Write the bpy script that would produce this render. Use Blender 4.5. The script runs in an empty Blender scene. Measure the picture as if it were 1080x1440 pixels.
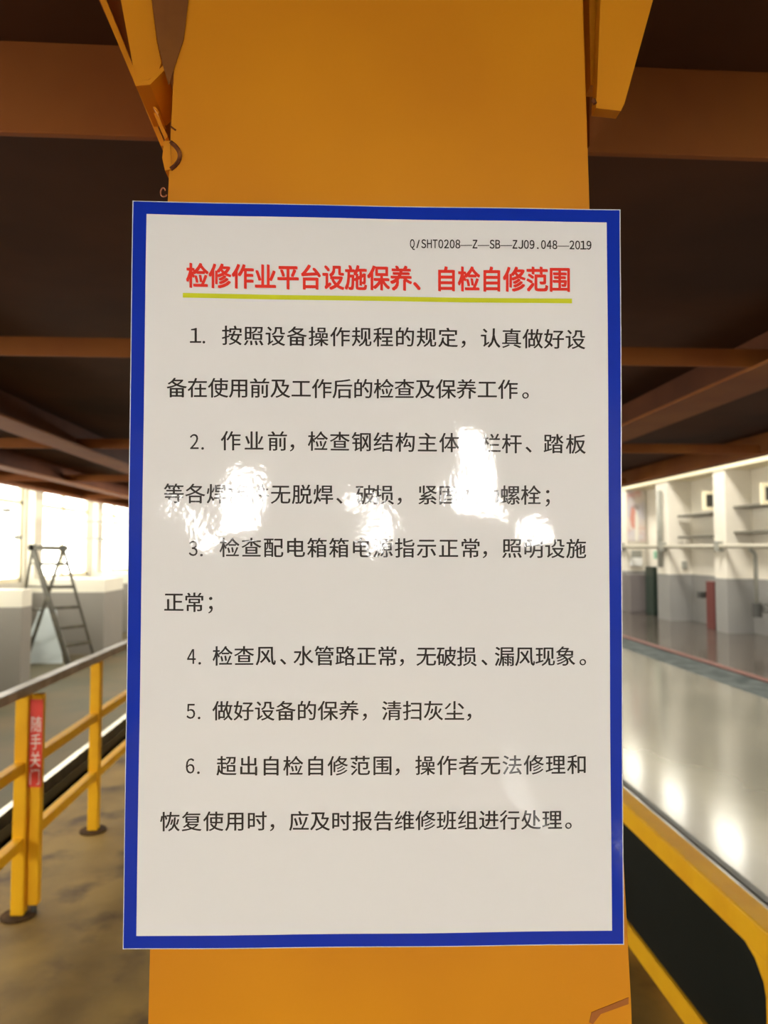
import bpy, bmesh, math, random
from mathutils import Vector, Matrix
random.seed(4)
SC = bpy.context.scene
COL = SC.collection
# ------------------------------------------------------------------ camera
F = 1000.0                      # focal length in pixels of the 1080x1440 frame
PITCH = math.atan(52 / F)
YAW = math.atan(60 / F)
EYE = Vector((0, 0, 1.55))
cam_d = bpy.data.cameras.new('camera')
cam_d.sensor_fit = 'VERTICAL'
cam_d.sensor_height = 36
cam_d.lens = 36 * F / 1440
cam = bpy.data.objects.new('camera', cam_d)
cam.location = EYE
cam.rotation_euler = (math.pi / 2 + PITCH, 0, -YAW)
cam_d.clip_start = .02
cam_d.clip_end = 200
cam_d.dof.use_dof = True
cam_d.dof.focus_distance = .70
cam_d.dof.aperture_fstop = 6.5
COL.objects.link(cam)
SC.camera = cam
# ------------------------------------------------------------------ world and exposure
w = bpy.data.worlds.new('world')
SC.world = w
w.use_nodes = True
w.node_tree.nodes['Background'].inputs[0].default_value = (.75, .85, 1, 1)
w.node_tree.nodes['Background'].inputs[1].default_value = 1.0
SC.view_settings.view_transform = 'Standard'
SC.view_settings.look = 'None'
SC.view_settings.exposure = 0.62
SC.view_settings.gamma = 1
SC.view_settings.use_curve_mapping = False
SC.cycles.use_denoising = True
SC.cycles.sample_clamp_indirect = 8
WIN_LEFT = 5.0                 # daylight through the windows (pane brightness)
WIN_RIGHT = 15.0
WIN_REAR = 48.0
WIN_FAR = 8.0


def lamp(name, loc, size, power, rot=(0, 0, 0), color=(1, .95, .86)):
    d = bpy.data.lights.new(name, 'AREA')
    d.shape = 'RECTANGLE'
    d.size, d.size_y = size
    d.energy = power
    d.color = color
    o = bpy.data.objects.new(name, d)
    o.location = loc
    o.rotation_euler = rot
    COL.objects.link(o)
    return o


# added, unseen lamps under the roof to light the hall
for k, (lx, ly) in enumerate([(5.0, -6), (5.0, 0), (5.0, 6), (5.0, 12), (5.0, 18)]):
    lamp('added_hall_light', (lx, ly, 6.2), (1.2, 1.2), 260)
# added, unseen tube lamps under the far platform, throwing light towards the left wall
for ty in (8.2, 10.6, 13.0, 15.4):
    lamp('added_tube_light', (-.75, ty, 2.06), (.12, 1.2), 32, (0, math.radians(66), 0))
# added fill light behind the camera, without a fitting
lamp('added_rear_light', (.2, -6.2, 3.4), (3.2, .5), 170, (math.radians(62), 0, 0), (1, .96, .9))

# ------------------------------------------------------------------ pixel rays
R3 = cam.rotation_euler.to_matrix()


def ray(px, py):
    return R3 @ Vector(((px - 540) / F, -(py - 720) / F, -1))


def onY(px, py, Y):
    d = ray(px, py)
    return EYE + d * (Y / d.y)


# ------------------------------------------------------------------ materials
MAT = {}


def nodes(name):
    m = bpy.data.materials.new(name)
    m.use_nodes = True
    MAT[name] = m
    nt = m.node_tree
    return m, nt, nt.nodes['Principled BSDF']


def L(nt, a, b):
    nt.links.new(a, b)


def mat(name, color, rough=.5, metal=0, var=None, scale=6, detail=4, bump=0, bscale=40, spec=.5, coat=0, lo=.4, hi=.65, color3=None, s3=1.5, stretch=None, brough=None):
    m, nt, b = nodes(name)
    b.inputs['Base Color'].default_value = (*color, 1)
    b.inputs['Roughness'].default_value = rough
    b.inputs['Metallic'].default_value = metal
    b.inputs['Specular IOR Level'].default_value = spec
    b.inputs['Coat Weight'].default_value = coat
    tc = nt.nodes.new('ShaderNodeTexCoord')
    src = tc.outputs['Object']
    if stretch:
        mp = nt.nodes.new('ShaderNodeMapping')
        mp.inputs['Scale'].default_value = stretch
        L(nt, src, mp.inputs['Vector'])
        src = mp.outputs['Vector']
    if var:
        n = nt.nodes.new('ShaderNodeTexNoise')
        n.inputs['Scale'].default_value = scale
        n.inputs['Detail'].default_value = detail
        L(nt, src, n.inputs['Vector'])
        r = nt.nodes.new('ShaderNodeValToRGB')
        r.color_ramp.elements[0].position = lo
        r.color_ramp.elements[1].position = hi
        r.color_ramp.elements[0].color = (*color, 1)
        r.color_ramp.elements[1].color = (*var, 1)
        L(nt, n.outputs['Fac'], r.inputs['Fac'])
        out = r.outputs['Color']
        if color3:
            n2 = nt.nodes.new('ShaderNodeTexNoise')
            n2.inputs['Scale'].default_value = s3
            n2.inputs['Detail'].default_value = 5
            L(nt, src, n2.inputs['Vector'])
            r2 = nt.nodes.new('ShaderNodeValToRGB')
            r2.color_ramp.elements[0].position = .52
            r2.color_ramp.elements[1].position = .68
            L(nt, n2.outputs['Fac'], r2.inputs['Fac'])
            mx = nt.nodes.new('ShaderNodeMix')
            mx.data_type = 'RGBA'
            L(nt, r2.outputs['Color'], mx.inputs['Factor'])
            L(nt, out, mx.inputs[6])
            mx.inputs[7].default_value = (*color3, 1)
            out = mx.outputs[2]
        L(nt, out, b.inputs['Base Color'])
    if bump:
        n = nt.nodes.new('ShaderNodeTexNoise')
        n.inputs['Scale'].default_value = bscale
        n.inputs['Detail'].default_value = 3
        L(nt, src, n.inputs['Vector'])
        bp = nt.nodes.new('ShaderNodeBump')
        bp.inputs['Strength'].default_value = bump
        bp.inputs['Distance'].default_value = .01
        L(nt, n.outputs['Fac'], bp.inputs['Height'])
        L(nt, bp.outputs['Normal'], b.inputs['Normal'])
    return m


def emit(name, color, strength):
    m, nt, b = nodes(name)
    b.inputs['Base Color'].default_value = (.02, .02, .02, 1)
    b.inputs['Roughness'].default_value = .1
    b.inputs['Emission Color'].default_value = (*color, 1)
    b.inputs['Emission Strength'].default_value = strength
    return m


def laminate(name, color, rough=.45):
    """printed sheet under a slightly rippled clear film"""
    m, nt, b = nodes(name)
    b.inputs['Base Color'].default_value = (*color, 1)
    b.inputs['Roughness'].default_value = rough
    b.inputs['Specular IOR Level'].default_value = .08
    b.inputs['Coat Weight'].default_value = 1.0
    b.inputs['Coat Roughness'].default_value = .05
    b.inputs['Coat IOR'].default_value = 1.36
    tc = nt.nodes.new('ShaderNodeTexCoord')
    hs = []
    for sc, amp, det in ((5.0, 1.0, 1), (14, .13, 1), (170, .009, 2)):
        n = nt.nodes.new('ShaderNodeTexNoise')
        n.inputs['Scale'].default_value = sc
        n.inputs['Detail'].default_value = det
        L(nt, tc.outputs['Object'], n.inputs['Vector'])
        mm = nt.nodes.new('ShaderNodeMath')
        mm.operation = 'MULTIPLY'
        mm.inputs[1].default_value = amp
        L(nt, n.outputs['Fac'], mm.inputs[0])
        hs.append(mm)
    a1 = nt.nodes.new('ShaderNodeMath')
    a2 = nt.nodes.new('ShaderNodeMath')
    L(nt, hs[0].outputs[0], a1.inputs[0])
    L(nt, hs[1].outputs[0], a1.inputs[1])
    L(nt, a1.outputs[0], a2.inputs[0])
    L(nt, hs[2].outputs[0], a2.inputs[1])
    bp = nt.nodes.new('ShaderNodeBump')
    bp.inputs['Strength'].default_value = 1
    bp.inputs['Distance'].default_value = .0075
    L(nt, a2.outputs[0], bp.inputs['Height'])
    L(nt, bp.outputs['Normal'], b.inputs['Coat Normal'])
    return m


def dado(name, top, low, z0, spec=.3):
    """wall paint in two colours that meet at height z0"""
    m, nt, b = nodes(name)
    b.inputs['Roughness'].default_value = .45
    b.inputs['Specular IOR Level'].default_value = spec
    tc = nt.nodes.new('ShaderNodeTexCoord')
    sp = nt.nodes.new('ShaderNodeSeparateXYZ')
    L(nt, tc.outputs['Object'], sp.inputs[0])
    gt = nt.nodes.new('ShaderNodeMath')
    gt.operation = 'GREATER_THAN'
    gt.inputs[1].default_value = z0
    L(nt, sp.outputs['Z'], gt.inputs[0])
    n = nt.nodes.new('ShaderNodeTexNoise')
    n.inputs['Scale'].default_value = 1.3
    n.inputs['Detail'].default_value = 6
    L(nt, tc.outputs['Object'], n.inputs['Vector'])
    mx = nt.nodes.new('ShaderNodeMix')
    mx.data_type = 'RGBA'
    L(nt, gt.outputs[0], mx.inputs['Factor'])
    mx.inputs[6].default_value = (*low, 1)
    mx.inputs[7].default_value = (*top, 1)
    m2 = nt.nodes.new('ShaderNodeMix')
    m2.data_type = 'RGBA'
    m2.blend_type = 'MULTIPLY'
    m2.inputs['Factor'].default_value = .25
    L(nt, mx.outputs[2], m2.inputs[6])
    L(nt, n.outputs['Color'], m2.inputs[7])
    m2.inputs[7].default_value = (1, 1, 1, 1)
    L(nt, n.outputs['Fac'], m2.inputs[7])
    L(nt, m2.outputs[2], b.inputs['Base Color'])
    return m


YEL = mat('yellow_paint', (.66, .265, .008), .45, var=(.57, .21, .007), scale=2.2, detail=3, bump=.12, bscale=14, spec=.25)
YEL2 = mat('railing_yellow_paint', (.86, .46, .012), .5, var=(.80, .40, .01), scale=7, bump=.05, spec=.2)
ORG = mat('orange_primer_steel', (.26, .085, .015), .65, var=(.21, .06, .012), scale=2.5, bump=.1, bscale=12, spec=.2)
STAIN = mat('dark_floor_stain', (.05, .028, .012), .8, var=(.09, .05, .02), scale=30, spec=.1)
RUST = mat('rust_red', (.22, .045, .012), .7, var=(.35, .09, .02), scale=30, spec=.2)
SEAM = mat('burnt_weld', (.10, .03, .012), .8, var=(.2, .07, .02), scale=90, bump=.5, bscale=200, spec=.1)
SHAD = mat('bracket_shade_patch', (.16, .055, .014), .7, var=(.22, .08, .016), scale=14, spec=.1)  # brown for the painted shade beside the left bracket
WEB = mat('dark_steel_web', (.13, .045, .02), .75, var=(.09, .032, .016), scale=2, spec=.1)  # darker brown than the girder flanges
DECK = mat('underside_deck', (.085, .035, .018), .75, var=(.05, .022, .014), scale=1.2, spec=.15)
BLACK = mat('black_panel', (.006, .008, .006), .6, var=(.009, .011, .009), scale=3, spec=.15)
PIT = mat('pit_concrete', (.006, .005, .005), .9, spec=.1)
STEEL = mat('bare_steel_edge', (.62, .58, .48), .3, 1.0, var=(.45, .42, .35), scale=9)
HAND = mat('worn_handrail', (.26, .21, .16), .35, .2, var=(.40, .33, .26), scale=10)
WALK = mat('walkway_concrete', (.30, .19, .05), .62, var=(.17, .105, .03), scale=2.4, detail=8, bump=.15, bscale=20, color3=(.09, .052, .02), s3=3.6, spec=.3)
LFLO = mat('left_floor_concrete', (.10, .092, .055), .6, var=(.15, .11, .06), scale=1.1, detail=6, spec=.15)
EPOX = mat('glossy_epoxy_floor', (.115, .112, .09), .15, var=(.15, .143, .115), scale=.8, detail=4, bump=.02, bscale=2.5, spec=.7)
EPO2 = mat('dark_epoxy_floor', (.065, .052, .042), .13, var=(.08, .068, .056), scale=.8, detail=4, spec=.7)
CHAN = mat('channel_steel', (.03, .038, .038), .7, .0, var=(.07, .08, .078), scale=5, spec=.1)
REDP = mat('red_brown_paint', (.10, .03, .022), .5, var=(.12, .035, .025), scale=6)
WLL = dado('left_wall_paint', (.86, .82, .68), (.30, .28, .245), .91)
WLR = dado('right_wall_paint', (.86, .81, .70), (.30, .295, .28), 1.0)
WLB = dado('rear_wall_paint', (.22, .19, .16), (.10, .09, .08), 1.0)
CREAM = mat('cream_paint', (.86, .78, .55), .5, spec=.3)
CREAM2 = mat('cream_concrete', (.80, .76, .66), .7, spec=.2)
ROOF = mat('hall_roof', (.55, .55, .52), .8)
LEDG = mat('dark_ledge_paint', (.16, .15, .12), .7, spec=.1)
GREYP = mat('grey_pipe_paint', (.30, .30, .26), .45, spec=.3)
DGREY = mat('dark_cast_metal', (.05, .05, .045), .5)
LADM = mat('ladder_steel', (.05, .045, .03), .5, .0, var=(.09, .08, .05), scale=12)
LOCK = mat('locker_grey', (.17, .15, .145), .4)
GREEN = mat('dark_green_cabinet', (.02, .035, .025), .35)
MAROON = mat('maroon_cabinet', (.12, .022, .02), .4)
WHITEP = mat('white_plastic', (.8, .8, .78), .4)
GREENB = mat('green_plastic', (.25, .5, .35), .4)
PALE = mat('pale_board', (.50, .56, .56), .5)
GLASSD = mat('dark_window_glass', (.05, .05, .045), .15, spec=.6)
COPPER = mat('copper_wire', (.55, .2, .1), .35, .6)
PANE_L = emit('daylight_pane_left', (1, .97, .86), WIN_LEFT)
PANE_R = emit('daylight_pane_right', (1, .97, .86), WIN_RIGHT)
PANE_B = emit('daylight_pane_rear', (1, .96, .92), WIN_REAR)
PANE_F = emit('daylight_pane_far', (1, .98, .9), WIN_FAR)
LAMPM = emit('added_lamp_diffuser', (1, .95, .86), 8)
PAPER = laminate('laminated_paper', (.80, .795, .79))
BLUE = laminate('laminated_blue', (.004, .028, .40))
RED = laminate('laminated_red', (.80, .045, .03))
INK = laminate('laminated_ink', (.035, .03, .028))
LIME = laminate('laminated_lime', (.62, .66, .03))
EDGE = mat('clear_film_edge', (.62, .66, .7), .3)
SIGNR = mat('red_sign_sheet', (.72, .05, .03), .4)
SIGNW = mat('white_sign_print', (.78, .74, .68), .4)


# ------------------------------------------------------------------ object helpers
def tag(o, label=None, cat=None, group=None, kind=None):
    if label: o['label'] = label
    if cat: o['category'] = cat
    if group: o['group'] = group
    if kind: o['kind'] = kind
    return o


def empty(name, loc, label, cat, group=None):
    o = bpy.data.objects.new(name, None)
    o.location = loc
    o.empty_display_size = .05
    COL.objects.link(o)
    tag(o, label, cat, group)
    return o


def at_parent(o, parent):
    """keep world coordinates under an un-rotated parent"""
    if parent:
        o.parent = parent
        o.matrix_parent_inverse = Matrix.Identity(4)
        loc = Vector((0, 0, 0))
        p = parent
        while p:
            loc -= p.location
            p = p.parent
        o.location = loc
    return o


class MB:
    def __init__(s):
        s.bm = bmesh.new()

    def box(s, x0, x1, y0, y1, z0, z1, bev=0):
        r = bmesh.ops.create_cube(s.bm, size=1)
        for v in r['verts']:
            v.co = Vector(((x0 + x1) / 2 + v.co.x * (x1 - x0), (y0 + y1) / 2 + v.co.y * (y1 - y0), (z0 + z1) / 2 + v.co.z * (z1 - z0)))
        if bev:
            es = list({e for v in r['verts'] for e in v.link_edges})
            bmesh.ops.bevel(s.bm, geom=es, offset=bev, segments=2, affect='EDGES', profile=.5)
        return s

    def prism(s, pts, d):
        """polygon pts (3d) pushed along vector d"""
        d = Vector(d)
        a = [s.bm.verts.new(Vector(p)) for p in pts]
        b = [s.bm.verts.new(Vector(p) + d) for p in pts]
        s.bm.faces.new(a)
        s.bm.faces.new(b[::-1])
        n = len(a)
        for i in range(n):
            s.bm.faces.new((a[i], b[i], b[(i + 1) % n], a[(i + 1) % n]))
        return s

    def tube(s, pts, r, n=10, cap=True):
        pts = [Vector(p) for p in pts]
        rings = []
        up = None
        for i, p in enumerate(pts):
            if i == 0: t = pts[1] - p
            elif i == len(pts) - 1: t = p - pts[i - 1]
            else: t = (pts[i + 1] - pts[i - 1])
            t.normalize()
            if up is None:
                up = Vector((0, 0, 1)) if abs(t.z) < .9 else Vector((1, 0, 0))
            a = t.cross(up).normalized()
            up = a.cross(t).normalized()
            rings.append([s.bm.verts.new(p + (a * math.cos(2 * math.pi * k / n) + up * math.sin(2 * math.pi * k / n)) * r) for k in range(n)])
        for q in range(len(rings) - 1):
            for k in range(n):
                s.bm.faces.new((rings[q][k], rings[q][(k + 1) % n], rings[q + 1][(k + 1) % n], rings[q + 1][k]))
        if cap:
            s.bm.faces.new(rings[0][::-1])
            s.bm.faces.new(rings[-1])
        return s

    def bar(s, a, b, wx, wy, up=(0, 1, 0)):
        """rectangular bar from a to b; wy is measured along up"""
        a, b = Vector(a), Vector(b)
        t = (b - a).normalized()
        u = Vector(up)
        u = (u - t * u.dot(t)).normalized()
        v = t.cross(u)
        pts = [a + v * wx / 2 + u * wy / 2, a - v * wx / 2 + u * wy / 2, a - v * wx / 2 - u * wy / 2, a + v * wx / 2 - u * wy / 2]
        return s.prism(pts, b - a)

    def build(s, name, m, parent=None, smooth=False, kind=None):
        bmesh.ops.recalc_face_normals(s.bm, faces=s.bm.faces)
        me = bpy.data.meshes.new(name)
        s.bm.to_mesh(me)
        s.bm.free()
        me.materials.append(m)
        if smooth:
            for p in me.polygons: p.use_smooth = True
        o = bpy.data.objects.new(name, me)
        COL.objects.link(o)
        at_parent(o, parent)
        if kind: o['kind'] = kind
        return o


def struct(name, mb, m):
    return mb.build(name, m, None, kind='structure')


# ------------------------------------------------------------------ hall shell
XL, XR, Y0, Y1, H = -4.65, 7.6, -9.0, 26.0, 7.0
PXL, PXR = -3.5, 7.1             # inner faces of the pilasters
TR0, TR1 = -1.96, -1.64          # trench beyond the left railing
struct('floor', MB().box(TR1, 1.205, Y0, Y1, -.15, 0), WALK)
struct('floor', MB().box(XL - .2, TR0, Y0, Y1, -.15, 0), LFLO)
struct('floor', MB().box(1.205, 4.4, Y0, Y1, -.15, 0), EPOX)
struct('floor', MB().box(5.06, XR + .2, Y0, Y1, -.15, 0), EPO2)
struct('floor', MB().box(TR0 - .1, TR1 + .1, Y0, Y1, -.95, -.85).box(TR0 - .1, TR0, Y0, Y1, -.86, -.15).box(TR1, TR1 + .1, Y0, Y1, -.86, -.15), PIT)
struct('trim_1', MB().box(TR0 - .045, TR0 + .004, Y0, Y1, -.07, .012), STEEL)
struct('trim_2', MB().box(4.40, 4.94, Y0, Y1, -.15, -.004), CHAN)
struct('trim_3', MB().box(4.94, 5.06, Y0, Y1, -.15, .012), REDP)
struct('trim_4', MB().box(1.86, 1.90, Y0, Y1, -.02, .006), DGREY)
struct('ceiling', MB().box(XL - .2, XR + .2, Y0, Y1, H, H + .2), ROOF)

# right wall with high windows above the pilastered lower part
wr = MB()
wr.box(XR, XR + .2, Y0, Y1, 0, 3.95).box(XR, XR + .2, Y0, Y1, 4.5, H)
ys = [17.35 - 2.3 * k for k in range(-3, 12)]      # near edges of the pilasters
for y in ys:
    wr.box(XR, XR + .2, y - .55, y + .6, 3.95, 4.5)
wall_r = struct('wall_right', wr, WLR)
for i, y in enumerate(ys):
    p = MB().box(PXR, XR, y, y + (.6 if y > 14.5 else .42), 0, 3.32).build('pilaster', WLR, wall_r)
MB().box(PXR - .02, XR, Y0, Y1, 3.03, 3.32).build('ring_beam', CREAM, wall_r)
nwin = 0
for i in range(len(ys) - 1):
    y0, y1 = ys[i + 1] + .6, ys[i] - .55
    nwin += 1
    f = MB()
    for a in (y0, (y0 + y1) / 2 - .03, y1 - .06): f.box(XR + .03, XR + .12, a, a + .06, 3.95, 4.5)
    for z in (3.95, 4.44): f.box(XR + .03, XR + .12, y0, y1, z, z + .06)
    o = f.build('window_%d' % nwin, CREAM, None, kind='structure')
    MB().box(XR + .07, XR + .08, y0 + .05, y1 - .05, 4.0, 4.46).build('pane', PANE_R, o)

# left wall: low dado, large windows between pilasters
wl = MB()
wl.box(XL - .2, XL, Y0, Y1, 0, 1.07).box(XL - .2, XL, Y0, Y1, 3.6, H)
ysl = [8.08 + 2.73 * k for k in range(-6, 7)]
for y in ysl:
    wl.box(XL - .2, XL, y - .05, y + .35, 1.07, 3.6)
wall_l = struct('wall_left', wl, WLL)
for y in ysl:
    MB().box(XL, PXL, y, y + (.25 if y < 10 else .9), 0, 1.10).build('buttress', WLL, wall_l)
    MB().box(XL, XL + .12, y, y + .3, 1.10, 3.6).build('pilaster', WLL, wall_l)
for i in range(len(ysl) - 1):
    y0, y1 = ysl[i] + .35, ysl[i + 1] - .05
    nwin += 1
    f = MB()
    for a in (y0, (y0 + y1) / 2 - .03, y1 - .06): f.box(XL - .14, XL - .04, a, a + .06, 1.07, 3.6)
    for z in (1.07, 2.2, 3.54): f.box(XL - .14, XL - .04, y0, y1, z, z + .06)
    o = f.build('window_%d' % nwin, CREAM, None, kind='structure')
    MB().box(XL - .10, XL - .09, y0 + .05, y1 - .05, 1.1, 3.57).build('pane', PANE_L, o)

# far and rear walls
struct('wall_far', MB().box(XL - .2, XR + .2, Y1, Y1 + .2, 0, H), WLL)
rear = [(-1.95, -1.4, 1.55, 2.4), (.35, .75, 1.85, 2.3), (1.6, 2.3, 2.45, 3.05), (2.6, 3.2, 1.6, 2.6), (-4.4, -3.85, 1.6, 2.8), (4.8, 5.7, 1.6, 2.95)]  # last two windows are added to brighten the notice and column
rr = MB()
xs = sorted(rear)
x = XL - .2
for (a, b, z0, z1) in xs:
    rr.box(x, a, Y0 - .2, Y0, 0, H).box(a, b, Y0 - .2, Y0, 0, z0).box(a, b, Y0 - .2, Y0, z1, H)
    x = b
rr.box(x, XR + .2, Y0 - .2, Y0, 0, H)
struct('wall_rear', rr, WLB)
for (a, b, z0, z1) in xs:
    nwin += 1
    f = MB()
    for q in (a, (a + b) / 2 - .02, b - .05): f.box(q, q + .05, Y0 - .12, Y0 - .04, z0, z1)
    for z in (z0, z1 - .05): f.box(a, b, Y0 - .12, Y0 - .04, z, z + .05)
    o = f.build('window_%d' % nwin, CREAM, None, kind='structure')
    MB().box(a + .04, b - .04, Y0 - .09, Y0 - .08, z0 + .04, z1 - .04).build('pane', PANE_B, o)

# ------------------------------------------------------------------ platform overhead
ZB, ZT = 2.23, 2.385
PX0, PX1 = -3.60, 3.10
PY0, PY1 = -4.0, 19.0
plat = empty('maintenance_platform', (0, 0, ZT), 'orange brown steel maintenance platform overhead, seen from below, with cross beams and long girders', 'platform')
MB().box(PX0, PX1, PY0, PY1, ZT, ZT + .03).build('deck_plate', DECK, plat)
for y in (1.162, 2.54, 4.9, 7.3, 9.8, 12.3, 14.8, 17.3, -1.3, -3.0):
    MB().box(PX0 + .1, PX1 - .1, y, y + .014, ZB, ZT if y < 2 else ZB + .068, .002).build('cross_beam', ORG, plat)
for (x0, x1) in ((1.52, 1.76), (-1.90, -1.70), (-2.86, -2.72)):
    g = MB().box(x0, x1, 1.18, PY1, ZB - .014, ZB - .001, .002).build('long_girder', ORG, plat)
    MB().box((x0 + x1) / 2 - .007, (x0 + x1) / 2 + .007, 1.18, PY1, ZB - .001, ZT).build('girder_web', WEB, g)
for x0 in (PX0, PX1 - .1):
    MB().box(x0, x0 + .1, PY0, PY1, ZB, ZB + .014).box(x0 + .044, x0 + .056, PY0, PY1, ZB + .014, ZT).build('edge_beam', ORG, plat)

# ------------------------------------------------------------------ the yellow column
YC = .715


def line_px(p, q, y):
    t = (y - p[1]) / (q[1] - p[1])
    return p[0] + t * (q[0] - p[0])


colm = empty('steel_column', (0, YC + .2, 0), 'wide yellow painted steel column carrying the platform, with the notice on its front', 'column')
bm = MB()
lv = []
for py in (-760, 285, 1440, 2100):
    l = onY(line_px((236, 280), (209, 1420), py), py, YC)
    r = onY(line_px((829, 285), (887, 1420), py), py, YC)
    lv.append((l, r))
zs = [2.384, lv[1][0].z, lv[2][0].z, 0.0]
lx = [lv[1][0].x + .012, lv[1][0].x, lv[2][0].x, lv[3][0].x - .004]
rx = [lv[1][1].x - .006, lv[1][1].x, lv[2][1].x, lv[3][1].x + .004]
rings = []
for z, a, b_ in zip(zs, lx, rx):
    rings.append([bm.bm.verts.new(c) for c in ((a, YC, z), (b_, YC, z), (b_, YC + .40, z), (a, YC + .40, z))])
for i in range(3):
    for k in range(4):
        bm.bm.faces.new((rings[i][k], rings[i][(k + 1) % 4], rings[i + 1][(k + 1) % 4], rings[i + 1][k]))
bm.bm.faces.new(rings[0]); bm.bm.faces.new(rings[-1][::-1])
ve = [e for e in bm.bm.edges if abs(e.verts[0].co.z - e.verts[1].co.z) > .02]
bmesh.ops.bevel(bm.bm, geom=ve, offset=.006, segments=3, affect='EDGES', profile=.5)
bm.build('shaft', YEL, colm)


def poly(px, Y, dy, name, m, parent):
    return MB().prism([onY(a, b, Y) for a, b in px], (0, dy, 0)).build(name, m, parent)


# left bracket: inclined plate, web behind it, stiffener strips, weld
gl = poly([(236, 216), (226, 196), (128, -25), (68, -165), (236, -165)], .84, .012, 'bracket_web_and_shade', ORG, colm)
poly([(226, 205), (233, 205), (139, -25), (79, -165), (70, -165), (130, -25)], .79, .11, 'bracket_flange', YEL, colm)
s1 = poly([(168, -10), (150, -165), (190, -165), (212, -10), (220, 55), (227, 88), (222, 103), (208, 112), (191, 117), (184, 75)], .722, .014, 'bracket_cheek', YEL, colm)
MB().prism([onY(191, 117, .715), onY(210, 112, .715), onY(229, 92, .715), onY(232, 98, .715), onY(211, 119, .715), onY(191, 121, .715)], (0, .07, 0)).build('cheek_lip', YEL, s1)
MB().prism([onY(203, 130, .76), onY(206, 128, .76), onY(236, 192, .76), onY(232, 196, .76)], (0, .03, 0)).build('stiffener', YEL, colm)
MB().prism([onY(212, 146, .75), onY(214, 143, .75), onY(224, 158, .75), onY(222, 160, .75)], (0, .03, 0)).build('stiffener', YEL, colm)
poly([(231, 198), (239, 198), (241, 238), (232, 240), (228, 222)], .7135, .02, 'corner_tab', YEL, colm)
MB().tube([onY(240, 178, YC - .0005), onY(247, 183, YC - .0005)], .0009, 8).build('weld_bead', SEAM, colm)
pts = [onY(240 + 13 * math.sin(math.pi * t / 8) ** .8, 200 + 38 * t / 8, YC - .0006) for t in range(9)]
MB().tube(pts, .0022, 8).build('weld_bead', SEAM, colm, True)
MB().prism([onY(a, b, .7135) for a, b in ((212, -12), (266, -12), (258, 55), (246, 92), (237, 120), (229, 92), (221, 55))], (0, .001, 0)).build('bracket_web_and_shade', SHAD, colm)  # bracket's shade on the column, laid on as a thin dark plate
# right bracket
poly([(845, -10), (842, -165), (953, -165), (921, -10), (878, 146), (873, 156), (838, 152), (840, 120)], .722, .014, 'bracket_cheek', YEL, colm)
poly([(831, 120), (846, 120), (846, -10), (846, -165), (825, -165)], .745, .02, 'bracket_web_and_shade', YEL, colm)
poly([(829, 205), (858, 158), (928, -165), (829, -165)], .80, .012, 'bracket_web_and_shade', ORG, colm)
MB().tube([onY(834, 140, .7115), onY(837, 146, .7115)], .0022, 8).build('weld_bead', SEAM, colm, True)
# scraped seam at the lower right of the column
MB().prism([onY(832, 1424, YC - .0008), onY(884, 1403, YC - .0008), onY(884, 1412, YC - .0008), onY(845, 1426, YC - .0008), onY(834, 1440, YC - .0008), onY(829, 1438, YC - .0008)], (0, .001, 0)).build('scraped_seam', mat('scraped_paint', (.34, .10, .008), .55), colm)
poly([(213, 1440), (208, 1500), (890, 1500), (887, 1440)], YC - .0004, .0008, 'base_band', YEL, colm)
# curl of wire caught behind the notice
wp = [onY(229 + 3.2 * math.cos(a) + (2 if a > 5 else 0), 268 - 5 * math.sin(a) + a * .8, .708) for a in [k * .55 for k in range(12)]]
cw = MB().tube(wp, .0007, 6).build('wire_curl', COPPER, None, True)
tag(cw, 'tiny curled copper wire at the left edge of the column just above the notice', 'wire')

# ------------------------------------------------------------------ the notice
YP = .705
TL, TRc, BR, BL = (188, 284), (871, 296), (876, 1327), (173.5, 1334)
ITL, ITR, IBR, IBL = (206.5, 301.5), (853, 313), (860.5, 1308.5), (191.5, 1316.5)


def wave(P):
    return .0012 * math.sin(P.x * 9 + 1.1) * math.cos(P.z * 7.0) + .0004 * math.sin(P.x * 31 + P.z * 23)


def on_sheet(px, py, lift=0):
    P = onY(px, py, YP)
    return Vector((P.x, YP + wave(P) - lift, P.z))


def bil(q, u, v):
    (a, b), (c, d), (e, f), (g, h) = q
    return ((a * (1 - u) + c * u) * (1 - v) + (g * (1 - u) + e * u) * v, (b * (1 - u) + d * u) * (1 - v) + (h * (1 - u) + f * u) * v)


notice = empty('notice_board', (0, YP, on_sheet(525, 1330).z), 'large laminated white notice with blue border and a red heading on the yellow column', 'notice')


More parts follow.
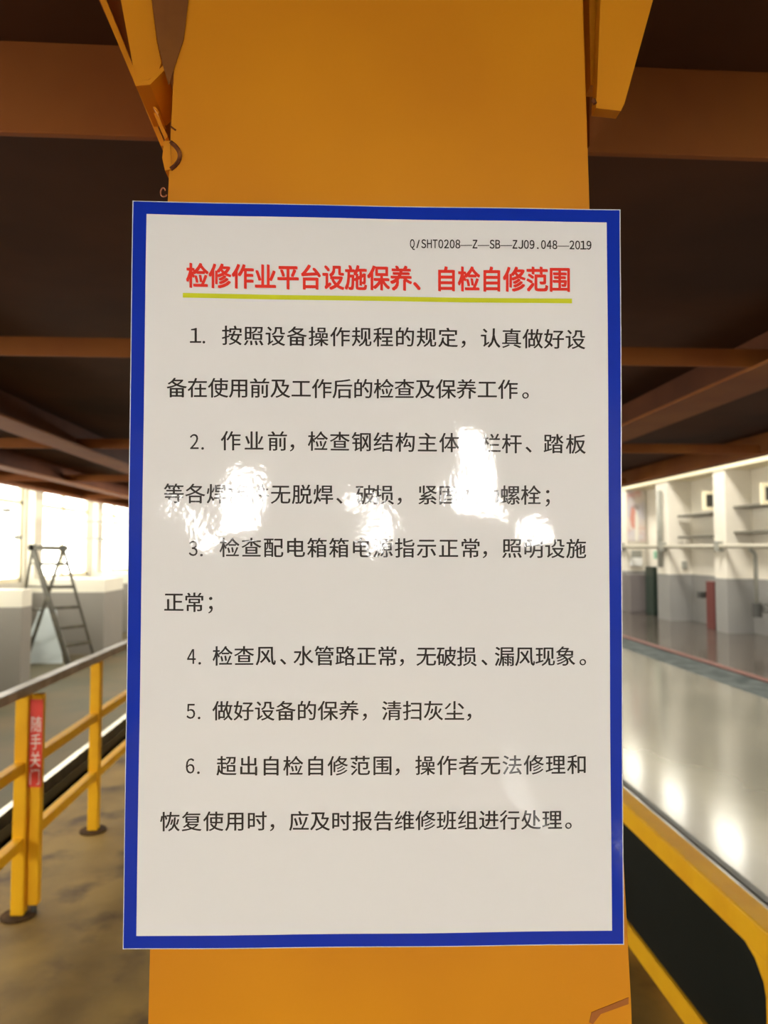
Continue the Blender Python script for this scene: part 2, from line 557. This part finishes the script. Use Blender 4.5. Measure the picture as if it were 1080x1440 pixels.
def grid(quad, nu, nv, lift, name, m, parent, thick=0, vt=None):
    b = bmesh.new()
    vs = [[b.verts.new(on_sheet(*bil(quad, i / nu, j / nv), lift)) for i in range(nu + 1)] for j in range(nv + 1)]
    for j in range(nv):
        for i in range(nu):
            b.faces.new((vs[j][i], vs[j + 1][i], vs[j + 1][i + 1], vs[j][i + 1]))
    if thick:
        bs = [[b.verts.new(v.co + Vector((0, thick, 0))) for v in row] for row in vs]
        for j in range(nv):
            for i in range(nu):
                b.faces.new((bs[j][i], bs[j][i + 1], bs[j + 1][i + 1], bs[j + 1][i]))
        for i in range(nu):
            b.faces.new((vs[0][i], vs[0][i + 1], bs[0][i + 1], bs[0][i]))
            b.faces.new((vs[nv][i + 1], vs[nv][i], bs[nv][i], bs[nv][i + 1]))
        for j in range(nv):
            b.faces.new((vs[j + 1][0], vs[j][0], bs[j][0], bs[j + 1][0]))
            b.faces.new((vs[j][nu], vs[j + 1][nu], bs[j + 1][nu], bs[j][nu]))
    me = bpy.data.meshes.new(name)
    b.normal_update()
    b.to_mesh(me)
    b.free()
    me.materials.append(m)
    for p in me.polygons: p.use_smooth = thick == 0
    o = bpy.data.objects.new(name, me)
    COL.objects.link(o)
    return at_parent(o, parent)


OUT = ((TL[0] - 1.3, TL[1] - 1.3), (TRc[0] + 1.5, TRc[1] - 1.3), (BR[0] + 1.5, BR[1] + 1.5), (BL[0] - 1.2, BL[1] + 1.5))
grid(OUT, 24, 36, 0, 'backing_sheet', EDGE, notice, .0025)
grid((ITL, ITR, IBR, IBL), 48, 72, .0002, 'white_sheet', PAPER, notice)
# blue border ring
b = bmesh.new()
N = 30


def edgepts(q, lift):
    out = []
    for (p, r) in ((0, 1), (1, 2), (2, 3), (3, 0)):
        for k in range(N):
            t = k / N
            out.append(b.verts.new(on_sheet(q[p][0] * (1 - t) + q[r][0] * t, q[p][1] * (1 - t) + q[r][1] * t, lift)))
    return out


eo, ei = edgepts((TL, TRc, BR, BL), .0003), edgepts((ITL, ITR, IBR, IBL), .0003)
n = len(eo)
for k in range(n):
    b.faces.new((eo[k], ei[k], ei[(k + 1) % n], eo[(k + 1) % n]))
me = bpy.data.meshes.new('blue_border'); b.to_mesh(me); b.free(); me.materials.append(BLUE)
for p in me.polygons: p.use_smooth = True
o = bpy.data.objects.new('blue_border', me); COL.objects.link(o); at_parent(o, notice)

GL = {}


def glyph(ch, off=0):
    k = (ch, off)
    if k in GL: return GL[k]
    c = bpy.data.curves.new('t', 'FONT')
    c.body = ch
    c.size = 1
    c.offset = off
    c.resolution_u = 3
    o = bpy.data.objects.new('t', c)
    COL.objects.link(o)
    bpy.context.view_layer.update()
    me = bpy.data.meshes.new_from_object(o.evaluated_get(bpy.context.evaluated_depsgraph_get()))
    vs = [(v.co.x, v.co.y) for v in me.vertices]
    fs = [tuple(p.vertices) for p in me.polygons]
    bpy.data.objects.remove(o)
    bpy.data.curves.remove(c)
    bpy.data.meshes.remove(me)
    GL[k] = (vs, fs)
    return GL[k]


HALF = {c: chr(ord(c) + 0xFEE0) for c in '0123456789ABCDEFGHIJKLMNOPQRSTUVWXYZ'}


def put(verts, faces, ch, x, yc, em, sx, off, lift, fn, slope=0, mode='cjk'):
    """glyph cell starts at pixel x and is centred on yc"""
    if mode == 'half':
        ch2 = HALF.get(ch, ch)
        vs, fs = glyph(ch2)
        if not vs: return
        x0 = min(v[0] for v in vs); x1 = max(v[0] for v in vs)
        cx = (x0 + x1) / 2
        wmax = .40 if ch not in '1./;,' else .9
        k = min(1, wmax / max(x1 - x0, .01))
        vs = [((v[0] - cx) * k + .25, v[1]) for v in vs]
    else:
        vs, fs = glyph(ch)
    # heavier strokes: the same outline laid down again a hair to each side
    st = ((0, 0), (off, off * .5), (-off, -off * .5)) + (((off, -off), (-off, off)) if off > .012 else ())
    for q, (dx, dy) in enumerate(st):
        base = len(verts)
        for (a, c_) in vs:
            px = x + (a + dx) * em * sx
            py = yc - (c_ + dy - .372) * em + (px - x) * slope
            verts.append(fn(px, py, lift + q * .00002))
        faces.extend([tuple(base + i for i in f) for f in fs])


def textobj(name, items, m, parent, fn=on_sheet, lift=.0005):
    verts, faces = [], []
    for it in items:
        put(verts, faces, fn=fn, lift=lift, **it)
    me = bpy.data.meshes.new(name)
    if parent:
        pass
    me.from_pydata([tuple(v) for v in verts], [], faces)
    me.validate()
    me.materials.append(m)
    o = bpy.data.objects.new(name, me)
    COL.objects.link(o)
    at_parent(o, parent)
    return o


SL = .010


def seg(s, x0, x1, y0, y1, em=None, off=.012):
    """run of CJK characters whose ink spans x0..x1"""
    n = len(s)
    if n == 1:
        g = x1 - x0
        pitch = g
        e = g / .88
    else:
        g = 26.6
        pitch = (x1 - x0 - g) / (n - 1)
        e = 29.4
    e = em or e
    out = []
    for i, c in enumerate(s):
        gx = x0 + i * pitch + g / 2
        t = i / max(n - 1, 1)
        out.append(dict(ch=c, x=gx - e * .5 * 1.0, yc=y0 + (y1 - y0) * t, em=e, sx=1.0, off=off, slope=(y1 - y0) / max(x1 - x0, 1)))
    return out


def punct(c, x, y, em=29):
    vs, _ = glyph(c)
    return [dict(ch=c, x=x - min(v[0] for v in vs) * em, yc=y, em=em, sx=1, off=.009)]


def num(d, x, y):
    return [dict(ch=d, x=x, yc=y, em=28, sx=1.05, off=.009, mode='half'), dict(ch='.', x=x + 11.5, yc=y, em=30, sx=1, off=.004, mode='half')]


S = lambda *a: seg(*a)
rows = [
    num('1', 268, 472) + S('按照设备操作规程的规定', 313, 643.5, 472, 474.5) + punct('，', 649, 475) + S('认真做好设', 676.6, 822, 475, 477.5),
    S('备在使用前及工作后的检查及保养工作', 235.6, 727.6, 545.5, 547.5) + punct('。', 734.6, 548),
    num('2', 266, 621) + S('作业前', 311.3, 403.5, 620, 620.5) + punct('，', 408, 621) + S('检查钢结构主体', 433.8, 645, 620.5, 622.5) + punct('、', 650, 623) + S('栏杆', 677, 733, 623.5, 624) + punct('、', 739, 624) + S('踏板', 765, 823, 624, 624.5),
    S('等各焊接件无脱焊', 231.4, 468, 694, 695.5) + punct('、', 473, 696) + S('破损', 500.6, 553.4, 696, 696) + punct('，', 559, 696) + S('紧固松动螺栓', 588, 759.5, 696, 696.5) + punct('；', 767, 697),
    num('3', 264.5, 771) + S('检查配电箱箱电源指示正常', 309.5, 674.8, 770, 771) + punct('，', 679, 771) + S('照明设施', 706.5, 823.3, 771, 771.5),
    S('正常', 231.4, 286.7, 846.5, 847) + punct('；', 293.5, 847),
    num('4', 262, 923) + S('检查风', 300, 387, 922.5, 922) + punct('、', 394, 922) + S('水管路正常', 413.3, 558, 922, 922.5) + punct('，', 562, 922.5) + S('无破损', 585.8, 669.5, 922.5, 923) + punct('、', 676.6, 923) + S('漏风现象', 696, 808.5, 923, 923) + punct('。', 815, 923),
    num('5', 261, 1000) + S('做好设备的保养', 300, 504, 999.5, 999) + punct('，', 510, 999) + S('清扫灰尘', 537.6, 652, 999, 999) + punct('，', 656.5, 999),
    num('6', 260, 1077) + S('超出自检自修范围', 305.3, 551, 1077, 1076) + punct('，', 556, 1076) + S('操作者无法修理和', 584.4, 824.7, 1076, 1075),
    S('恢复使用时', 225.8, 374.6, 1155.5, 1154.5) + punct('，', 380, 1154.5) + S('应及时报告维修班组进行处理', 407.4, 789.2, 1154, 1152.5) + punct('。', 794.5, 1152.5),
]
for r in rows:
    textobj('printed_line', r, INK, notice)
# heading
it = []
title = '检修作业平台设施保养、自检自修范围'
pt = (803 - 262) / 17.0
for i, c in enumerate(title):
    it.append(dict(ch=c, x=262 + i * pt - .2, yc=388 + 5.5 * i / 16, em=36.5, sx=.875, off=.024, slope=.01))
textobj('red_heading', it, RED, notice)
# document number
it = []
x = 576.0
for c in 'Q/SHT0208—Z—SB—ZJ09.048—2019':
    yy = 342 + 3.2 * (x - 576) / 256
    if c == '—':
        it.append(dict(ch=c, x=x, yc=yy, em=16, sx=1, off=.002)); x += 16
    else:
        it.append(dict(ch=c, x=x, yc=yy, em=16, sx=1, off=.014, mode='half')); x += 8
textobj('document_number', it, INK, notice)
grid(((257.5, 412.5), (804, 420.5), (804, 427), (257.5, 419)), 30, 1, .0005, 'heading_underline', LIME, notice)

# ------------------------------------------------------------------ left railing
RX = -1.36
rail = empty('guard_railing', (RX, 3.0, 0), 'yellow guard railing with worn grey brown handrail and square posts, left of the notice', 'railing')


def rtube(x0, x1, y0, y1, z0, z1, name, m, parent=rail):
    return MB().box(x0, x1, y0, y1, z0, z1, .004).build(name, m, parent)


rtube(RX - .028, RX + .028, 1.2, 14, .925, .965, 'handrail', HAND)
rtube(RX - .022, RX + .022, 1.2, 14, .600, .645, 'middle_rail', YEL2)
rtube(RX - .022, RX + .022, 1.2, 14, .282, .328, 'lower_rail', YEL2)
for i, y in enumerate((2.25, 3.18, 4.09, 5.0, 5.91, 6.82, 7.73, 8.64, 9.55)):
    p = rtube(RX - .026, RX + .028, y - .02, y + .03, 0.008, .926, 'post', YEL2)
    MB().tube([(RX, y, 0), (RX, y, .008)], .07, 16).build('base_plate', STAIN, p)
# gate post beside the second post, with the door sign
gp = MB().box(RX + .034, RX + .078, 3.18, 3.22, 0.04, .925, .004).build('gate_post', YEL2, rail)
MB().tube([(RX + .056, 3.20, 0), (RX + .056, 3.20, .04)], .012, 10).build('pivot_pin', DGREY, gp)
for z in (.2, .8): MB().box(RX + .02, RX + .04, 3.19, 3.21, z, z + .06, .003).build('hinge', YEL2, gp)
sx0, sx1, sz0, sz1 = RX + .030, RX + .084, .535, .905
sign = MB().box(sx0, sx1, 3.174, 3.178, sz0, sz1).build('door_sign', SIGNR)
tag(sign, 'narrow red vertical sign with white Chinese characters on the yellow railing post at the left', 'sign')
verts, faces = [], []
for i, c in enumerate('随手关门'):
    vs, fs = glyph(c)
    base = len(verts)
    cz = .80 - i * .074
    for (a, d) in vs:
        verts.append(((sx0 + sx1) / 2 + (a - .5) * .048, 3.1732, cz + (d - .372) * .072))
    faces += [tuple(base + k for k in f) for f in fs]
me = bpy.data.meshes.new('sign_text'); me.from_pydata(verts, [], faces); me.materials.append(SIGNW)
o = bpy.data.objects.new('sign_text', me); COL.objects.link(o); o.parent = sign

# ------------------------------------------------------------------ right barrier
bar = empty('pit_barrier', (1.15, 2.5, 0), 'low yellow steel tube barrier with black infill panels, right of the column', 'barrier')
rb = lambda x0, x1, y0, y1, z0, z1, n, m, p=bar, bv=.006: MB().box(x0, x1, y0, y1, z0, z1, bv).build(n, m, p)
rb(1.12, 1.198, .4, 15, .462, .542, 'top_tube', YEL2)
rb(1.124, 1.15, .4, 15, .0, .08, 'bottom_tube', YEL2, bar, .003)
yy = [1.88, 4.75, 7.6, 10.4, 13.2]
for y in yy:
    rb(1.122, 1.198, y - .08, y, .07, .465, 'post', YEL2)
ends = [.4] + yy
for i in range(len(yy)):
    a, c = ends[i] + (.0 if i else 0), ends[i + 1] - .08
    MB().box(1.138, 1.148, a, c, .075, .465).build('infill_panel', BLACK, bar)
    for (q, d) in ((c, -1), (a, 1)):
        MB().prism([(1.126, q, .465), (1.126, q + d * .11, .465), (1.126, q + d * .05, .44), (1.126, q + d * .012, .40), (1.126, q, .36)][::d], (.02, 0, 0)).build('corner_plate', YEL2, bar)

# ------------------------------------------------------------------ stepladder by the left wall
D = 9.95
lad = empty('stepladder', (-3.8, D, 0), 'dark metal stepladder standing open in front of the bright windows at the left', 'ladder')
tl, tr = onY(46, 770, D), onY(89, 771, D)


def foot(px, y, z=0.01):
    p = onY(px, 900, y)
    return Vector((p.x, y, z))


fa, fb = foot(98, 9.7), foot(134, 10.25)       # frame leaning right
fc, fd = foot(36, 9.9), foot(20, 10.4)          # frame leaning left
for a, f, r in ((tl, fa, .032), (tr, fb, .014)):
    o = MB().bar(a, f, r * 2, .04).build('front_rail', LADM, lad)
for a, f, r in ((tr, fc, .018), (tl, fd, .012)):
    MB().bar(a, f, r * 2, .03).build('rear_rail', LADM, lad)
for f in (fa, fb, fc, fd):
    MB().box(f.x - .03, f.x + .03, f.y - .03, f.y + .03, 0, .04, .005).build('rubber_foot', DGREY, lad)
for t in (.14, .34, .52, .69, .84):
    MB().bar(tl.lerp(fa, t), tr.lerp(fb, t), .042, .04).build('rung', LADM, lad)
for t in (.14, .34, .54, .78):
    MB().bar(tr.lerp(fc, t), tl.lerp(fd, t), .022, .03).build('rung', LADM, lad)
MB().bar(tl + Vector((-.05, 0, 0)), tr + Vector((.05, 0, 0)), .065, .08).build('top_bar', LADM, lad)
for p in (tl, tr):
    MB().box(p.x - .035, p.x + .035, p.y - .04, p.y + .04, p.z - .04, p.z + .045, .01).build('hinge', DGREY, lad)
MB().tube([tl.lerp(fa, .4), tl.lerp(fa, .4).lerp(tr.lerp(fc, .42), 1)], .012).build('spreader', LADM, lad)
# pale board leaning by the ladder
bo = MB().prism([(-4.36, 10.0, 0), (-3.78, 10.0, 0), (-3.98, 10.25, .72), (-4.2, 10.25, .72)], (.0, .02, 0)).build('pale_board', PALE)
tag(bo, 'pale grey board leaning on the left wall behind the legs of the stepladder', 'board')
# wall brackets seen against the left windows
for (px, py, y, ln) in ((28, 755, 8.6, .42), (12, 717, 8.6, .3), (146, 758, 12.0, .3), (166, 735, 12.0, .16)):
    p = onY(px, py, y)
    x1 = p.x
    o = MB().tube([(XL + .01, y, p.z + .02), (x1 - .1, y, p.z + .01), (x1, y, p.z)], .014, 8).box(x1 - .06, x1 + .02, y - .03, y + .03, p.z - .03, p.z + .02, .008).build('wall_bracket', GREYP)
    tag(o, {28: 'slender dark wall bracket left of the stepladder top', 12: 'short wall bracket high at the left frame edge, above another one', 146: 'thin wall bracket beside the notice edge, right of the stepladder top', 166: 'small wall bracket nearest the notice under the platform edge at left'}[px], 'bracket', 'brackets on the left wall')

# ------------------------------------------------------------------ fittings on the right wall
pipe = empty('wall_pipe', (PXR - .06, 12, 1.6), 'long horizontal grey pipe running along the front of the right wall pilasters', 'pipe')
MB().tube([(PXR - .06, 6, 1.60), (PXR - .06, Y1 - .5, 1.60)], .04, 12).build('pipe_run', mat('pale_pipe', (.42, .39, .31), .5), pipe, True)
for y in ys:
    if 6 < y < 24:
        MB().box(PXR - .13, PXR, y + .1, y + .2, 1.50, 1.70, .01).build('pipe_clamp', GREYP, pipe)
# downpipe on pilaster A
o = MB().tube([(PXR - .05, 15.38, 2.85), (PXR - .05, 15.38, 1.15)], .055, 10).build('down_pipe', GREYP, None, True)
tag(o, 'vertical grey pipe on the wide pilaster just right of the notice', 'pipe')
# poster between the two furthest pilasters: built as a real sheet on the wall
ban = MB().box(7.13, XR - .03, 17.32, 17.345, 1.74, 3.0).build('wall_poster', mat('poster_print', (.74, .66, .60), .4, var=(.62, .60, .66), scale=3.2, detail=3, color3=(.66, .25, .2), s3=2.7))
ban.location = (0, 0, 0)
tag(ban, 'pale poster with blurred pink and white picture, hung between pilasters right of the notice', 'poster')
MB().prism([(7.22, 17.315, 2.1), (7.30, 17.315, 2.05), (7.34, 17.315, 2.35), (7.30, 17.315, 2.62), (7.22, 17.315, 2.60), (7.18, 17.315, 2.3)], (0, .004, 0)).build('printed_shape', mat('poster_pink', (.70, .33, .27), .4), ban)
MB().prism([(7.30, 17.313, 1.75), (7.38, 17.313, 1.75), (7.40, 17.313, 2.3), (7.36, 17.313, 2.55), (7.31, 17.313, 2.4)], (0, .004, 0)).build('printed_shape', mat('poster_white', (.85, .82, .74), .4), ban)
MB().prism([(7.20, 17.312, 2.55), (7.33, 17.312, 2.68), (7.42, 17.312, 2.6), (7.40, 17.312, 2.5), (7.27, 17.312, 2.58)], (0, .004, 0)).build('printed_shape', mat('poster_grey', (.42, .36, .34), .4), ban)


def wallbox(name, px0, px1, py0, py1, Y, dep, m, label, cat, extra=None):
    a, c = onY(px0, py0, Y), onY(px1, py1, Y)
    r = empty(name, ((a.x + c.x) / 2, Y, max(c.z, 0)), label, cat)
    z0 = max(c.z, 0)
    MB().box(a.x, c.x, Y, Y + dep, z0, a.z, .008).build('body', m, r)
    return r, a.x, c.x, z0, a.z


# grey locker, green cabinet, maroon cabinet
r, a, c, z0, z1 = wallbox('grey_locker', 886, 916, 808, 866, 16.85, .45, LOCK, 'grey steel locker standing in the recess nearest the notice edge at right', 'locker')
MB().box(a + .02, (a + c) / 2 - .005, 16.835, 16.85, z0 + .06, z1 - .03, .004).build('door', LOCK, r)
MB().box((a + c) / 2 + .005, c - .02, 16.835, 16.85, z0 + .06, z1 - .03, .004).build('door', LOCK, r)
r, a, c, z0, z1 = wallbox('green_cabinet', 917.5, 930.5, 797, 868, 16.25, .4, GREEN, 'tall dark green cabinet beside the wide pilaster right of the notice', 'cabinet')
MB().box(a + .015, c - .015, 16.238, 16.25, z0 + .08, z1 - .03, .004).build('door', GREEN, r)
r, a, c, z0, z1 = wallbox('maroon_cabinet', 1003.5, 1016, 818, 889, 13.35, .3, MAROON, 'narrow maroon cabinet standing against the right wall beside a pilaster', 'cabinet')
MB().box(a + .01, c - .01, 13.338, 13.35, z0 + .05, z1 - .03, .004).build('door', MAROON, r)
MB().box(a + .02, a + .035, 13.325, 13.34, .75, .87).build('handle', DGREY, r)
for (px0, px1, py0, py1, Y, m, nm, lab, cat) in (
    (993, 1016, 695, 713, 13.4, GLASSD, 'vent_window', 'small dark framed vent window high in the bay with the maroon cabinet', 'vent'),
    (1029, 1041, 690, 709, 13.0, GLASSD, 'vent_window', 'small upright dark vent window right of the second pilaster', 'vent'),
    (1076, 1100, 684, 704, 11.3, GLASSD, 'vent_window', 'dark vent window cut by the right edge of the picture', 'vent'),
    (888, 904, 784, 796, 17.22, WHITEP, 'white_box', 'small white box mounted above the grey locker right of the notice', 'box'),
    (1030, 1047, 792, 806, 12.98, WHITEP, 'white_box', 'small white box on the side of the second pilaster', 'box'),
    (922, 931, 775, 786, 16.3, GREENB, 'green_box', 'small pale green box above the dark green cabinet', 'box'),
    (984, 998, 832, 841, 13.9, DGREY, 'black_socket', 'small black fitting on the grey dado left of the maroon cabinet', 'fitting'),
    (890, 903, 774, 784, 17.22, GREYP, 'grey_fitting', 'dark grey fitting just above the white box by the notice edge', 'fitting'),
    (961, 967, 789, 800, 14.98, GREYP, 'switch_box', 'small grey switch box on the side of the wide pilaster', 'switch')):
    a, c = onY(px0, py0, Y), onY(px1, py1, Y)
    r = empty(nm, ((a.x + c.x) / 2, Y, c.z), lab, cat)
    if nm == 'vent_window':
        e = .06
        MB().box(a.x - e, c.x + e, Y, Y + .05, a.z, a.z + e).box(a.x - e, c.x + e, Y, Y + .05, c.z - e, c.z).box(a.x - e, a.x, Y, Y + .05, c.z, a.z).box(c.x, c.x + e, Y, Y + .05, c.z, a.z).build('frame', CREAM, r)
        MB().box(a.x, c.x, Y + .02, Y + .03, c.z, a.z).build('pane', m, r)
        MB().box((a.x + c.x) / 2 - .012, (a.x + c.x) / 2 + .012, Y + .01, Y + .02, c.z, a.z).build('glazing_bar', GREYP, r)
    else:
        MB().box(a.x, c.x, Y, Y + .12, c.z, a.z, .01).build('body', m, r)
        MB().box(a.x + .02, c.x - .02, Y - .008, Y, c.z + .02, a.z - .02, .003).build('cover', m, r)
# ledges in the bays
for k, (y0, y1, z, lab) in enumerate(((13.5, 14.95, 2.23, 'upper thin ledge shelf in the bay with the maroon cabinet'), (13.5, 14.95, 1.78, 'lower thin ledge shelf in the bay with the maroon cabinet'), (11.3, 12.95, 2.30, 'upper thin ledge shelf in the bay at the right frame edge'), (11.3, 12.95, 1.83, 'lower thin ledge shelf in the bay at the right frame edge'))):
    o = MB().box(7.25, XR, y0, y1, z, z + .045, .005).build('wall_ledge', LEDG)
    tag(o, lab, 'shelf', 'ledges on the right wall')
# pipe with valve at the right
vp = empty('valve_pipe', (7.1, 11.9, .45), 'thin vertical dark pipe ending in a valve wheel at the right frame edge', 'pipe')
p = onY(1062, 770, 11.9)
MB().tube([(7.04, 11.9, 1.555), (p.x - .03, 11.9, 1.50), (p.x, 11.9, 1.44), (p.x, 11.9, .5)], .035, 10).build('pipe_run', GREYP, vp, True)
MB().tube([(p.x, 11.9, .62), (p.x, 11.9, .38)], .08, 12).build('valve_body', DGREY, vp)
cw_ = [(p.x + .13 + .07 * math.cos(t * math.pi / 8), 11.85, .53 + .07 * math.sin(t * math.pi / 8)) for t in range(17)]
MB().tube(cw_, .012, 6).tube([(p.x, 11.85, .53), (p.x + .13, 11.85, .53)], .012, 6).build('hand_wheel', DGREY, vp)

# fittings for the added, unseen hall lights above
for k, (lx, ly) in enumerate([(5.0, -6), (5.0, 0), (5.0, 6), (5.0, 12), (5.0, 18)]):
    r = empty('added_hall_lamp', (lx, ly, 6.25), 'added, unseen square white hall lamp hanging under the roof outside the picture', 'lamp', 'added hall lamps')
    MB().box(lx - .65, lx + .65, ly - .65, ly + .65, 6.24, 6.32, .01).build('housing', WHITEP, r)
    MB().tube([(lx, ly, 6.32), (lx, ly, H - .005)], .015, 8).build('rod', GREYP, r)

for ty in (8.2, 10.6, 13.0, 15.4):  # fittings for the added tube lights
    r = empty('added_tube_lamp', (-.7, ty, 2.1), 'added tube lamp under the platform behind the column, unseen, lighting the left wall', 'lamp', 'added tube lamps under the platform')
    MB().box(-.72, -.66, ty - .62, ty + .62, 2.0, 2.12, .006).build('housing', WHITEP, r)
    for q in (-.5, .5): MB().tube([(-.69, ty + q, 2.12), (-.69, ty + q, ZT - .004)], .006, 6).build('hanger', GREYP, r)
